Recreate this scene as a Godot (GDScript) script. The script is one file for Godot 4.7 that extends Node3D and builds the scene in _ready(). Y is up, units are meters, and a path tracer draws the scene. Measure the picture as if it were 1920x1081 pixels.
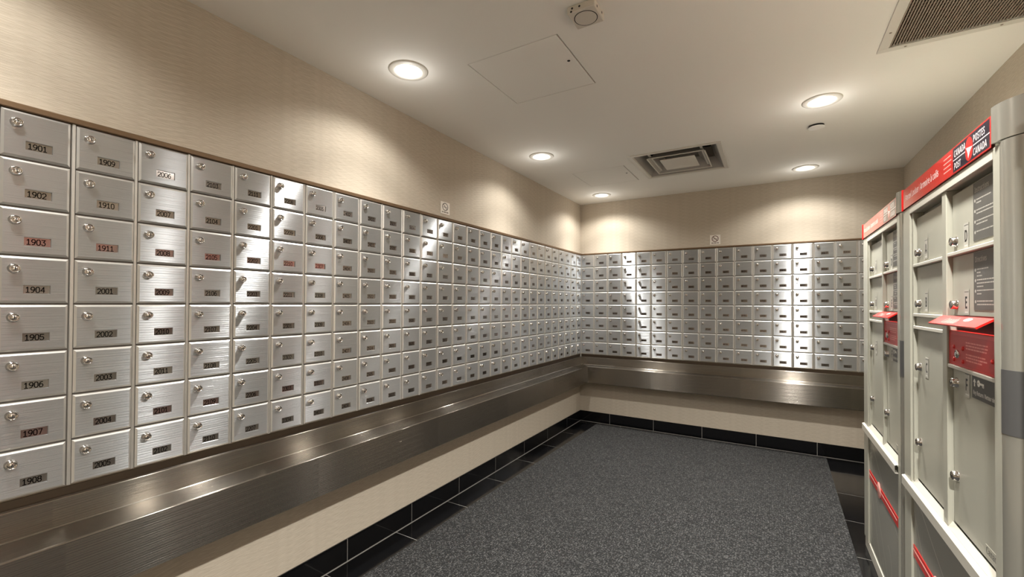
extends Node3D
# A mail room: brushed metal mailboxes over a steel ledge on two walls, grey parcel lockers on the right.
# x runs along the far wall to the right, z from the far wall towards the camera, y up, metres.

const CEIL := 2.523          # ceiling height
const RW := 2.879            # right wall
const ZEND := 6.4            # wall behind the camera
const BOX_Y := 0.78          # underside of the mailboxes
const BOX_H := 1.15          # eight rows
const LOCK_X := 2.375        # front plane of the parcel lockers
const ORD := ["first", "second", "third", "fourth", "fifth", "sixth", "seventh", "eighth", "ninth", "tenth", "eleventh", "twelfth", "thirteenth", "fourteenth", "fifteenth", "sixteenth", "seventeenth", "eighteenth", "nineteenth", "twentieth", "twenty-first", "twenty-second", "twenty-third", "twenty-fourth", "twenty-fifth", "twenty-sixth", "twenty-seventh", "twenty-eighth"]

const LAMP := 2.95              # strength of every lamp
const WALL_BEAM := Vector4(0.225, 72.0, 0.75, 48.0)
const FAR_BEAM := Vector4(0.29, 73.0, 0.75, 48.0)
const ROOM_BEAM := Vector4(0.20, 81.0, 2.3, 67.0)
const NEAR_BEAM := Vector4(0.34, 83.0, 1.6, 62.0)
const REAR_FILL_BEAM := Vector4(0.34, 83.0, 5.4, 68.0)  # unseen rear lamp, made far stronger to fill the room with light
const LAMP_COLOR := Color(1.0, 0.992, 0.972)

var M := {}
var taken := {}
var rng := RandomNumberGenerator.new()


func _ready() -> void:
	rng.seed = 20
	# ---- camera
	var cam := Camera3D.new()
	cam.name = "camera"
	cam.projection = Camera3D.PROJECTION_FRUSTUM
	cam.keep_aspect = Camera3D.KEEP_HEIGHT
	cam.near = 0.05
	cam.far = 60.0
	var focal := 816.6345                       # pixels, of a 1920 x 1081 frame
	cam.size = 2.0 * cam.near * 540.5 / focal
	cam.frustum_offset = Vector2(0.0, 18.548 / focal * cam.near)
	cam.position = Vector3(1.9206, 1.364, 4.804)
	cam.basis = Basis.from_euler(Vector3(0.0112, 0.5372, 0.0049))
	add_child(cam)
	cam.current = true
	# ---- environment and exposure
	var env := Environment.new()
	env.background_mode = Environment.BG_COLOR
	env.background_color = Color(0, 0, 0)
	env.tonemap_mode = Environment.TONE_MAPPER_LINEAR
	env.tonemap_exposure = 1.0
	env.sdfgi_enabled = true
	env.ssao_enabled = true
	env.ssil_enabled = true
	var we := WorldEnvironment.new()
	we.name = "surroundings"
	we.environment = env
	add_child(we)
	# ---- the room
	materials()
	room()
	# ---- lamps (their lights are inside their builder)
	var left_names := ["farthest of the three in the left row, above the corner", "middle one of the three in the left row", "nearest of the three in the left row"]
	var left_z := [0.333, 1.748, 3.214]
	for i in 3:
		downlight(0.365, left_z[i], FAR_BEAM if i == 0 else WALL_BEAM, "round recessed ceiling downlight, " + left_names[i])
	downlight(2.169, 0.374, FAR_BEAM, "round recessed ceiling downlight over the far wall, farther of two at right")
	downlight(2.169, 1.791, ROOM_BEAM, "round recessed ceiling downlight beside the sprinkler cover, nearer of two at right")
	downlight(0.365, 4.65, WALL_BEAM, "round recessed ceiling downlight in the left row, left of the camera")
	downlight(2.169, 3.23, NEAR_BEAM, "round recessed ceiling downlight in the right row, before the nearer parcel locker")
	downlight(2.169, 4.65, REAR_FILL_BEAM, "round recessed ceiling downlight in the right row, unseen above the camera, boosted as fill")
	ceiling_fittings()
	# ---- furniture
	ledges()
	mailboxes()
	lockers()
	carpet()
	signs()


# ------------------------------------------------------------------ small helpers

func numbered(called: String) -> String:
	var n: int = taken.get(called, 0)
	taken[called] = n + 1
	return called if n == 0 else "%s_%03d" % [called, n]


func thing(called: String, label: String, category: String, at := Vector3.ZERO, turn := 0.0, group := "") -> Node3D:
	var o := Node3D.new()
	o.name = numbered(called)
	add_child(o)
	o.position = at
	o.rotation.y = turn
	tag(o, label, category, group)
	return o


func tag(o: Node, label: String, category: String, group := "") -> void:
	o.set_meta("label", label)
	o.set_meta("category", category)
	if group:
		o.set_meta("group", group)


func put(called: String, mesh: Mesh, m: Material, parent: Node, at := Vector3.ZERO) -> MeshInstance3D:
	var o := MeshInstance3D.new()
	o.name = numbered(called) if parent == self else called
	o.mesh = mesh
	o.material_override = m
	o.position = at
	parent.add_child(o, true)
	return o


func struct(called: String, mesh: Mesh, m: Material, label: String, category: String) -> MeshInstance3D:
	var o := put(called, mesh, m, self)
	o.set_meta("kind", "structure")
	tag(o, label, category)
	return o


func begin() -> SurfaceTool:
	var st := SurfaceTool.new()
	st.begin(Mesh.PRIMITIVE_TRIANGLES)
	return st


func vert(st: SurfaceTool, p: Vector3, n: Vector3, uv: Vector2) -> void:
	st.set_normal(n)
	st.set_uv(uv)
	st.add_vertex(p)


func tri(st: SurfaceTool, a: Vector3, b: Vector3, c: Vector3) -> void:
	var n := (b - a).cross(c - a).normalized()
	vert(st, a, n, Vector2(a.x, a.y))
	vert(st, c, n, Vector2(c.x, c.y))
	vert(st, b, n, Vector2(b.x, b.y))


# a, b, c, d run counter-clockwise seen from outside; u follows a -> b, v follows a -> d, in metres
func quad(st: SurfaceTool, a: Vector3, b: Vector3, c: Vector3, d: Vector3) -> void:
	var n := (b - a).cross(d - a)
	if n.length_squared() < 1e-16:
		n = (c - b).cross(d - b)
	n = n.normalized()
	var u := (b - a).normalized()
	if (b - a).length_squared() < 1e-14:
		u = (c - d).normalized()
	var w := n.cross(u)
	var uv := func(p: Vector3) -> Vector2: return Vector2((p - a).dot(u), (p - a).dot(w))
	for p in [a, c, b, a, d, c]:
		vert(st, p, n, uv.call(p))


# quad with u 0..1 from a to b and v 0..1 from top to bottom, for prints
func print_quad(st: SurfaceTool, a: Vector3, b: Vector3, c: Vector3, d: Vector3, r := Rect2(0, 0, 1, 1)) -> void:
	var n := (b - a).cross(d - a).normalized()
	var ps := [a, b, c, d]
	var uvs := [Vector2(r.position.x, r.end.y), r.end, Vector2(r.end.x, r.position.y), r.position]
	for i in [0, 2, 1, 0, 3, 2]:
		vert(st, ps[i], n, uvs[i])


# box with chamfered edges; u runs along x on the z faces, along the longer way elsewhere
func bev(st: SurfaceTool, lo: Vector3, hi: Vector3, b := 0.0, back := true) -> void:
	var s := hi - lo
	b = minf(b, minf(s.x, minf(s.y, s.z)) * 0.49)
	var p := func(x: int, y: int, z: int, face: int) -> Vector3:
		var q := Vector3(hi.x if x > 0 else lo.x, hi.y if y > 0 else lo.y, hi.z if z > 0 else lo.z)
		if face != 0: q.x -= b * x
		if face != 1: q.y -= b * y
		if face != 2: q.z -= b * z
		return q
	quad(st, p.call(-1, -1, 1, 2), p.call(1, -1, 1, 2), p.call(1, 1, 1, 2), p.call(-1, 1, 1, 2))
	if back:
		quad(st, p.call(1, -1, -1, 2), p.call(-1, -1, -1, 2), p.call(-1, 1, -1, 2), p.call(1, 1, -1, 2))
	quad(st, p.call(1, -1, 1, 0), p.call(1, -1, -1, 0), p.call(1, 1, -1, 0), p.call(1, 1, 1, 0))
	quad(st, p.call(-1, -1, -1, 0), p.call(-1, -1, 1, 0), p.call(-1, 1, 1, 0), p.call(-1, 1, -1, 0))
	quad(st, p.call(-1, 1, 1, 1), p.call(1, 1, 1, 1), p.call(1, 1, -1, 1), p.call(-1, 1, -1, 1))
	quad(st, p.call(-1, -1, -1, 1), p.call(1, -1, -1, 1), p.call(1, -1, 1, 1), p.call(-1, -1, 1, 1))
	if b <= 0.0:
		return
	for y in [-1, 1]:
		for z in [-1, 1]:                      # edges along x
			var a: Vector3 = p.call(-1, y, z, 1)
			var c: Vector3 = p.call(1, y, z, 1)
			var d: Vector3 = p.call(1, y, z, 2)
			var e: Vector3 = p.call(-1, y, z, 2)
			if y * z < 0: quad(st, a, c, d, e)
			else: quad(st, e, d, c, a)
	for x in [-1, 1]:
		for z in [-1, 1]:                      # edges along y
			var a: Vector3 = p.call(x, -1, z, 0)
			var c: Vector3 = p.call(x, 1, z, 0)
			var d: Vector3 = p.call(x, 1, z, 2)
			var e: Vector3 = p.call(x, -1, z, 2)
			if x * z > 0: quad(st, a, c, d, e)
			else: quad(st, e, d, c, a)
		for y in [-1, 1]:                      # edges along z
			var a: Vector3 = p.call(x, y, -1, 0)
			var c: Vector3 = p.call(x, y, 1, 0)
			var d: Vector3 = p.call(x, y, 1, 1)
			var e: Vector3 = p.call(x, y, -1, 1)
			if x * y < 0: quad(st, a, c, d, e)
			else: quad(st, e, d, c, a)
			for z in [-1, 1]:
				var f: Vector3 = p.call(x, y, z, 0)
				var g: Vector3 = p.call(x, y, z, 1)
				var h: Vector3 = p.call(x, y, z, 2)
				if x * y * z > 0: tri(st, f, g, h)
				else: tri(st, f, h, g)


func box(lo: Vector3, hi: Vector3, b := 0.0) -> ArrayMesh:
	var st := begin()
	bev(st, lo, hi, b)
	return st.commit()


# profile of (radius, height) turned round the axis; axis 1 = y, axis 2 = z. Sharp corners are doubled points.
func lathe(st: SurfaceTool, prof: Array, seg: int, at := Vector3.ZERO, axis := 2, down := false) -> void:
	for i in prof.size() - 1:
		var a: Vector2 = prof[i]
		var b: Vector2 = prof[i + 1]
		if a.distance_to(b) < 1e-7:
			continue
		var flat := Vector2(b.y - a.y, a.x - b.x).normalized()
		var na := flat
		var nb := flat
		if i > 0 and a.distance_to(prof[i - 1]) > 1e-7:
			var q: Vector2 = prof[i - 1]
			na = (flat + Vector2(a.y - q.y, q.x - a.x).normalized()).normalized()
		if i < prof.size() - 2 and b.distance_to(prof[i + 2]) > 1e-7:
			var q2: Vector2 = prof[i + 2]
			nb = (flat + Vector2(q2.y - b.y, b.x - q2.x).normalized()).normalized()
		for k in seg:
			var t0 := TAU * k / seg
			var t1 := TAU * (k + 1) / seg
			var ps := [place(a, t0, at, axis, down), place(a, t1, at, axis, down), place(b, t1, at, axis, down), place(b, t0, at, axis, down)]
			var ns := [place(na, t0, Vector3.ZERO, axis, down), place(na, t1, Vector3.ZERO, axis, down), place(nb, t1, Vector3.ZERO, axis, down), place(nb, t0, Vector3.ZERO, axis, down)]
			var order := [0, 2, 1, 0, 3, 2]
			for j in order:
				vert(st, ps[j], ns[j].normalized(), Vector2(float(k) / seg, float(i) / prof.size()))


func place(p: Vector2, t: float, at: Vector3, axis: int, down: bool) -> Vector3:
	if axis == 2:
		return at + Vector3(p.x * cos(t), p.x * sin(t), p.y)
	return at + (Vector3(p.x * cos(t), -p.y, p.x * sin(t)) if down else Vector3(p.x * cos(t), p.y, -p.x * sin(t)))


# ------------------------------------------------------------------ materials

func noise(freq: float, octaves := 4, size := 512, seed_ := 1, kind := FastNoiseLite.TYPE_SIMPLEX) -> NoiseTexture2D:
	var f := FastNoiseLite.new()
	f.noise_type = kind
	f.frequency = freq
	f.seed = seed_
	f.fractal_octaves = octaves
	var t := NoiseTexture2D.new()
	t.width = size
	t.height = size
	t.seamless = true
	t.noise = f
	return t


func ramp(t: NoiseTexture2D, lo: Color, hi: Color) -> NoiseTexture2D:
	var g := Gradient.new()
	g.offsets = PackedFloat32Array([0.0, 1.0])
	g.colors = PackedColorArray([lo, hi])
	t.color_ramp = g
	return t


func mat(key: String, color: Color, rough := 0.5, metal := 0.0) -> StandardMaterial3D:
	var m := StandardMaterial3D.new()
	m.resource_name = key
	m.albedo_color = color
	m.roughness = rough
	m.metallic = metal
	M[key] = m
	return m


func triplanar(m: StandardMaterial3D, scale: Vector3, world := true) -> void:
	m.uv1_triplanar = true
	m.uv1_world_triplanar = world
	m.uv1_scale = scale
	m.uv1_triplanar_sharpness = 8.0


func materials() -> void:
	# brush lines: each line is tilted a little up or down, so highlights stretch across the lines
	var bi := Image.create(256, 256, false, Image.FORMAT_RGB8)
	for y in 256:
		var x := 0
		while x < 256:
			var n := rng.randi_range(50, 220)
			var t := clampf(rng.randfn(0.0, 0.21), -0.75, 0.75)
			bi.fill_rect(Rect2i(x, y, mini(n, 256 - x), 1), Color(0.5, 0.5 + 0.5 * t, 0.5 + 0.5 * sqrt(1.0 - t * t)))
			x += n
	var brush := ImageTexture.create_from_image(bi)
	# brushed metal of the mailboxes: the brush lines run level, so highlights stretch upright
	for i in 3:
		var tone: float = [0.77, 0.755, 0.785][i]
		var m := mat("brushed_door_%d" % i, Color(tone, tone * 1.01, tone * 1.02), 0.29, 0.86)
		m.anisotropy_enabled = true
		m.anisotropy = -1.0
		m.normal_enabled = true
		m.normal_texture = brush
		triplanar(m, Vector3(2.5, 29.0, 29.0), false)
		m.uv1_offset = Vector3(0.31 * i, 0.17 * i, 0.0)
	var fr := mat("box_frame", Color(0.80, 0.785, 0.76), 0.45, 0.75)
	fr.anisotropy_enabled = true
	fr.anisotropy = 0.8
	var st := mat("stainless", Color(0.59, 0.565, 0.53), 0.215, 1.0)
	st.anisotropy_enabled = true
	st.anisotropy = -1.0
	st.normal_enabled = true
	st.normal_texture = brush
	st.normal_scale = 0.72
	triplanar(st, Vector3(1.2, 31.0, 31.0), false)
	mat("door_rim", Color(0.86, 0.85, 0.83), 0.36, 0.85)
	mat("chrome", Color(0.82, 0.80, 0.78), 0.14, 1.0)
	mat("keyway", Color(0.03, 0.03, 0.03), 0.5, 0.0)
	mat("gap_dark", Color(0.10, 0.09, 0.08), 0.6, 0.3)
	mat("cabinet_metal", Color(0.46, 0.44, 0.42), 0.5, 0.6)
	mat("wall_strip", Color(0.32, 0.27, 0.22), 0.4, 0.7)
	mat("brown_trim", Color(0.46, 0.37, 0.28), 0.4, 0.6)
	# wall covering with fine level threads
	var w := mat("wall_fabric", Color(0.84, 0.795, 0.725), 0.85)
	w.albedo_texture = ramp(noise(0.05, 4, 512, 8), Color(0.77, 0.75, 0.73), Color(1, 1, 1))
	w.heightmap_enabled = true
	w.heightmap_texture = noise(0.05, 4, 512, 9)
	w.heightmap_scale = 0.02
	triplanar(w, Vector3(0.5, 28.0, 0.5))
	var c := mat("ceiling_paint", Color(0.93, 0.915, 0.885), 0.9)
	c.heightmap_enabled = true
	c.heightmap_texture = noise(0.12, 3, 512, 4)
	c.heightmap_scale = 0.02
	triplanar(c, Vector3(3, 3, 3))
	mat("white_metal", Color(0.84, 0.82, 0.78), 0.4)
	mat("white_plastic", Color(0.80, 0.77, 0.72), 0.5)
	mat("cover_white", Color(0.95, 0.94, 0.92), 0.5)
	mat("vane_shade_grey", Color(0.66, 0.64, 0.61), 0.5)  # greyer than the white lips: shade inside the vent put into the colour
	mat("plenum", Color(0.12, 0.10, 0.09), 0.9)
	mat("grille_metal", Color(0.57, 0.51, 0.455), 0.55, 0.2)
	var bt := mat("black_tile", Color(0.055, 0.055, 0.06), 0.13)
	bt.roughness_texture = ramp(noise(0.02, 3, 256, 6), Color(0.6, 0.6, 0.6), Color(1, 1, 1))
	triplanar(bt, Vector3(1, 1, 1))
	mat("grout", Color(0.56, 0.545, 0.52), 0.9)
	# lockers
	var lg := mat("locker_grey", Color(0.655, 0.645, 0.59), 0.30)
	lg.metallic_specular = 0.5
	mat("locker_rail", Color(0.76, 0.74, 0.69), 0.35)
	mat("locker_post", Color(0.62, 0.605, 0.56), 0.22, 0.5)
	mat("locker_band", Color(0.30, 0.295, 0.29), 0.4)
	var lr := mat("locker_red", Color(0.78, 0.11, 0.09), 0.28)
	lr.metallic_specular = 0.5
	mat("dark_slot", Color(0.05, 0.045, 0.04), 0.7)
	# carpet: small looped tufts, each with its own tone, laid in ribs
	var n := 512
	var im := Image.create(n, n, false, Image.FORMAT_RGB8)
	var hi := Image.create(n, n, false, Image.FORMAT_RGB8)
	var tone := PackedFloat32Array()
	var cells := n / 4
	for i in cells * cells:
		var r := rng.randf()
		tone.append((0.045 + 0.30 * pow(r, 1.6)) * (1.0 if (i % cells) % 2 == 0 else 0.78))
	for y in n:
		for x in n:
			var cy := y / 4
			var cx := ((x + (2 if cy % 2 == 1 else 0)) % n) / 4
			var t := tone[cy * cells + cx]
			var fx := ((x + (2 if cy % 2 == 1 else 0)) % 4 + 0.5) / 4.0 - 0.5
			var fy := (y % 4 + 0.5) / 4.0 - 0.5
			var h := clampf(1.0 - 2.6 * (fx * fx + fy * fy), 0.0, 1.0)
			im.set_pixel(x, y, Color(t, t * 0.985, t * 0.97))
			hi.set_pixel(x, y, Color(h, h, h))
	var cp := mat("carpet_pile", Color(1, 1, 1), 0.95)
	cp.albedo_texture = ImageTexture.create_from_image(im)
	cp.heightmap_enabled = true
	cp.heightmap_texture = ImageTexture.create_from_image(hi)
	cp.heightmap_scale = 0.35
	triplanar(cp, Vector3(1.25, 1.25, 1.25))
	mat("carpet_edge", Color(0.10, 0.10, 0.10), 0.7)
	var lens := mat("lamp_glow", Color(1, 1, 1), 0.5)
	lens.emission_enabled = true
	lens.emission = Color(1.0, 0.97, 0.92)
	lens.emission_energy_multiplier = 5.0


# ------------------------------------------------------------------ the room

# a level slab from y0 to y1, left open where the rectangles of holes are
func holed(x0: float, x1: float, z0: float, z1: float, y0: float, y1: float, holes: Array) -> ArrayMesh:
	var xs := [x0, x1]
	var zs := [z0, z1]
	for h in holes:
		var r: Rect2 = h
		xs.append_array([r.position.x, r.end.x])
		zs.append_array([r.position.y, r.end.y])
	xs.sort()
	zs.sort()
	var open := func(x: float, z: float) -> bool:
		if x < x0 or x > x1 or z < z0 or z > z1:
			return false
		for h in holes:
			if h.has_point(Vector2(x, z)):
				return true
		return false
	var st := begin()
	for i in xs.size() - 1:
		for j in zs.size() - 1:
			var a: float = xs[i]
			var b: float = xs[i + 1]
			var c: float = zs[j]
			var d: float = zs[j + 1]
			if b - a < 1e-6 or d - c < 1e-6:
				continue
			var mx := (a + b) / 2.0
			var mz := (c + d) / 2.0
			if open.call(mx, mz):
				continue
			quad(st, Vector3(a, y0, c), Vector3(b, y0, c), Vector3(b, y0, d), Vector3(a, y0, d))
			quad(st, Vector3(a, y1, d), Vector3(b, y1, d), Vector3(b, y1, c), Vector3(a, y1, c))
			if open.call(a - 1e-3, mz) or a <= x0: quad(st, Vector3(a, y0, c), Vector3(a, y0, d), Vector3(a, y1, d), Vector3(a, y1, c))
			if open.call(b + 1e-3, mz) or b >= x1: quad(st, Vector3(b, y0, d), Vector3(b, y0, c), Vector3(b, y1, c), Vector3(b, y1, d))
			if open.call(mx, c - 1e-3) or c <= z0: quad(st, Vector3(b, y0, c), Vector3(a, y0, c), Vector3(a, y1, c), Vector3(b, y1, c))
			if open.call(mx, d + 1e-3) or d >= z1: quad(st, Vector3(a, y0, d), Vector3(b, y0, d), Vector3(b, y1, d), Vector3(a, y1, d))
	return st.commit()


func room() -> void:
	var f := struct("floor", box(Vector3(-0.2, -0.2, -0.2), Vector3(RW + 0.2, -0.0010, ZEND + 0.2)), M.grout, "black tiled floor with pale grout around the dark carpet", "floor")
	var t := begin()
	bev(t, Vector3(0.0020, -0.003, 0.0020), Vector3(0.4730, 0.0, 0.4730), 0.0006)
	var tile := t.commit()
	t = begin()
	bev(t, Vector3(0.0020, -0.003, 0.0020), Vector3(0.0980, 0.0, 0.4730), 0.0006)
	var slim := t.commit()
	for i in 14:                                  # the strip of tiles along the left wall
		put("tile", tile, M.black_tile, f, Vector3(0.0005, 0, 0.064 + 0.475 * (i - 1)) if i else Vector3(0.0005, 0, -0.411))
	for i in 14:                                  # the strip along the lockers
		for j in 2:
			put("tile", tile, M.black_tile, f, Vector3(1.83 + 0.475 * j, 0, -0.098 + 0.475 * i))
		put("tile", slim, M.black_tile, f, Vector3(2.78, 0, -0.098 + 0.475 * i))
	for i in 3:
		put("tile", tile, M.black_tile, f, Vector3(0.4775 + 0.475 * i, 0, -0.411))
	struct("wall_left", box(Vector3(-0.2, -0.2, -0.2), Vector3(-0.012, CEIL + 0.2, ZEND + 0.2)), M.wall_fabric, "cream thread-textured wall above and below the long row of mailboxes", "wall")
	struct("wall_back", box(Vector3(-0.012, -0.2, -0.2), Vector3(RW, CEIL + 0.2, -0.012)), M.wall_fabric, "cream thread-textured far wall above and below its mailboxes", "wall")
	struct("wall_right", box(Vector3(RW, -0.2, -0.2), Vector3(RW + 0.2, CEIL + 0.2, ZEND + 0.2)), M.wall_fabric, "cream wall at right behind the parcel lockers", "wall")
	struct("wall_front", box(Vector3(-0.012, -0.2, ZEND), Vector3(RW, CEIL + 0.2, ZEND + 0.2)), M.wall_fabric, "cream wall behind the camera facing the far mailboxes", "wall")
	var holes := []
	for l in [[0.365, 0.333], [0.365, 1.748], [0.365, 3.214], [0.365, 4.65], [2.169, 0.374], [2.169, 1.791], [2.169, 3.23], [2.169, 4.65]]:
		holes.append(Rect2(l[0] - 0.066, l[1] - 0.066, 0.132, 0.132))
	holes.append(Rect2(0.9630, 0.725, 0.634, 0.663))          # air supply
	holes.append(Rect2(2.376, 2.268, 0.42, 0.62))             # return grille
	holes.append(Rect2(0.6515, 2.626, 0.479, 0.483))          # access panels
	holes.append(Rect2(0.3900, 0.71, 0.470, 0.490))
	struct("ceiling", holed(-0.2, RW + 0.2, -0.2, ZEND + 0.2, CEIL, CEIL + 0.2, holes), M.ceiling_paint, "painted plaster ceiling with downlights, hatches and vents", "ceiling")
	struct("ceiling_deck", box(Vector3(-0.2, CEIL + 0.2, -0.2), Vector3(RW + 0.2, CEIL + 0.24, ZEND + 0.2)), M.plenum, "dark void above the plaster ceiling, seen through its grilles", "ceiling")
	# black tile skirting
	var bl := struct("baseboard_left", box(Vector3(-0.012, 0.0, -0.008), Vector3(-0.0012, 0.117, ZEND)), M.grout, "black tile skirting along the left wall under the ledge", "baseboard")
	for i in 14:
		var z0 := -0.002 if i == 0 else 0.394 + 0.478 * (i - 1)
		var z1 := 0.390 + 0.478 * i
		put("tile", box(Vector3(-0.006, 0.005, z0), Vector3(0.0, 0.120, minf(z1, ZEND))), M.black_tile, bl)
	var bb := struct("baseboard_back", box(Vector3(-0.006, 0.0, -0.012), Vector3(RW, 0.117, -0.0012)), M.grout, "black tile skirting along the far wall under the ledge", "baseboard")
	for i in 7:
		var x0 := 0.0 if i == 0 else 0.352 + 0.481 * (i - 1)
		put("tile", box(Vector3(x0, 0.005, -0.006), Vector3(minf(0.348 + 0.481 * i, RW), 0.120, 0.0)), M.black_tile, bb)
	struct("trim_1", box(Vector3(-0.012, BOX_Y + BOX_H, -0.012), Vector3(0.007, BOX_Y + BOX_H + 0.020, 4.66), 0.003), M.brown_trim, "brown metal trim along the top of the left mailboxes", "trim")
	struct("trim_2", box(Vector3(0.007, BOX_Y + BOX_H, -0.012), Vector3(RW, BOX_Y + BOX_H + 0.016, 0.007), 0.003), M.brown_trim, "brown metal trim along the top of the far mailboxes", "trim")
	struct("trim_3", box(Vector3(-0.006, BOX_Y - 0.035, -0.006), Vector3(0.006, BOX_Y + BOX_H, 0.006), 0.002), M.box_frame, "narrow metal strip in the corner between the two mailbox walls", "trim")


# beams: strength and half angle of the wide beam, then of the downward one
func downlight(x: float, z: float, beams: Vector4, label: String) -> void:
	var o := thing("downlight", label, "ceiling light", Vector3(x, CEIL, z), 0.0, "recessed downlights")
	var st := begin()
	lathe(st, [Vector2(0.096, 0.0), Vector2(0.0955, 0.003), Vector2(0.092, 0.006), Vector2(0.074, 0.008), Vector2(0.068, 0.007), Vector2(0.066, 0.002)], 48, Vector3.ZERO, 1, true)
	put("trim_ring", st.commit(), M.white_metal, o)
	st = begin()
	lathe(st, [Vector2(0.066, 0.002), Vector2(0.064, -0.016), Vector2(0.062, -0.034)], 48, Vector3.ZERO, 1, true)
	put("reflector", st.commit(), M.white_metal, o)
	st = begin()
	lathe(st, [Vector2(0.062, -0.006), Vector2(0.045, -0.0015), Vector2(0.02, 0.001), Vector2(0.0, 0.0015)], 48, Vector3.ZERO, 1, true)
	put("lens", st.commit(), M.lamp_glow, o)
	# a wide soft beam that scallops the walls and a stronger one straight down
	for k in 2:
		var l := SpotLight3D.new()
		l.name = ["wide_beam", "down_beam"][k]
		l.position = Vector3(0, -0.012, 0)
		l.rotation.x = -PI / 2
		l.spot_range = 9.0
		l.spot_attenuation = 2.0
		l.spot_angle = [beams.y, beams.w][k]
		l.spot_angle_attenuation = [0.5, 1.0][k]
		l.light_color = LAMP_COLOR
		l.light_energy = [beams.x, beams.z][k] * LAMP
		l.light_size = 0.05
		l.shadow_enabled = true
		o.add_child(l)
	var g := OmniLight3D.new()                    # the glow that the lens throws sideways on the ceiling
	g.name = "lens_glow"
	g.position = Vector3(0, -0.10, 0)
	g.omni_range = 9.0
	g.omni_attenuation = 2.0
	g.light_color = LAMP_COLOR
	g.light_energy = 0.006 * LAMP
	g.light_size = 0.035
	g.shadow_enabled = true
	o.add_child(g)


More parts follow.
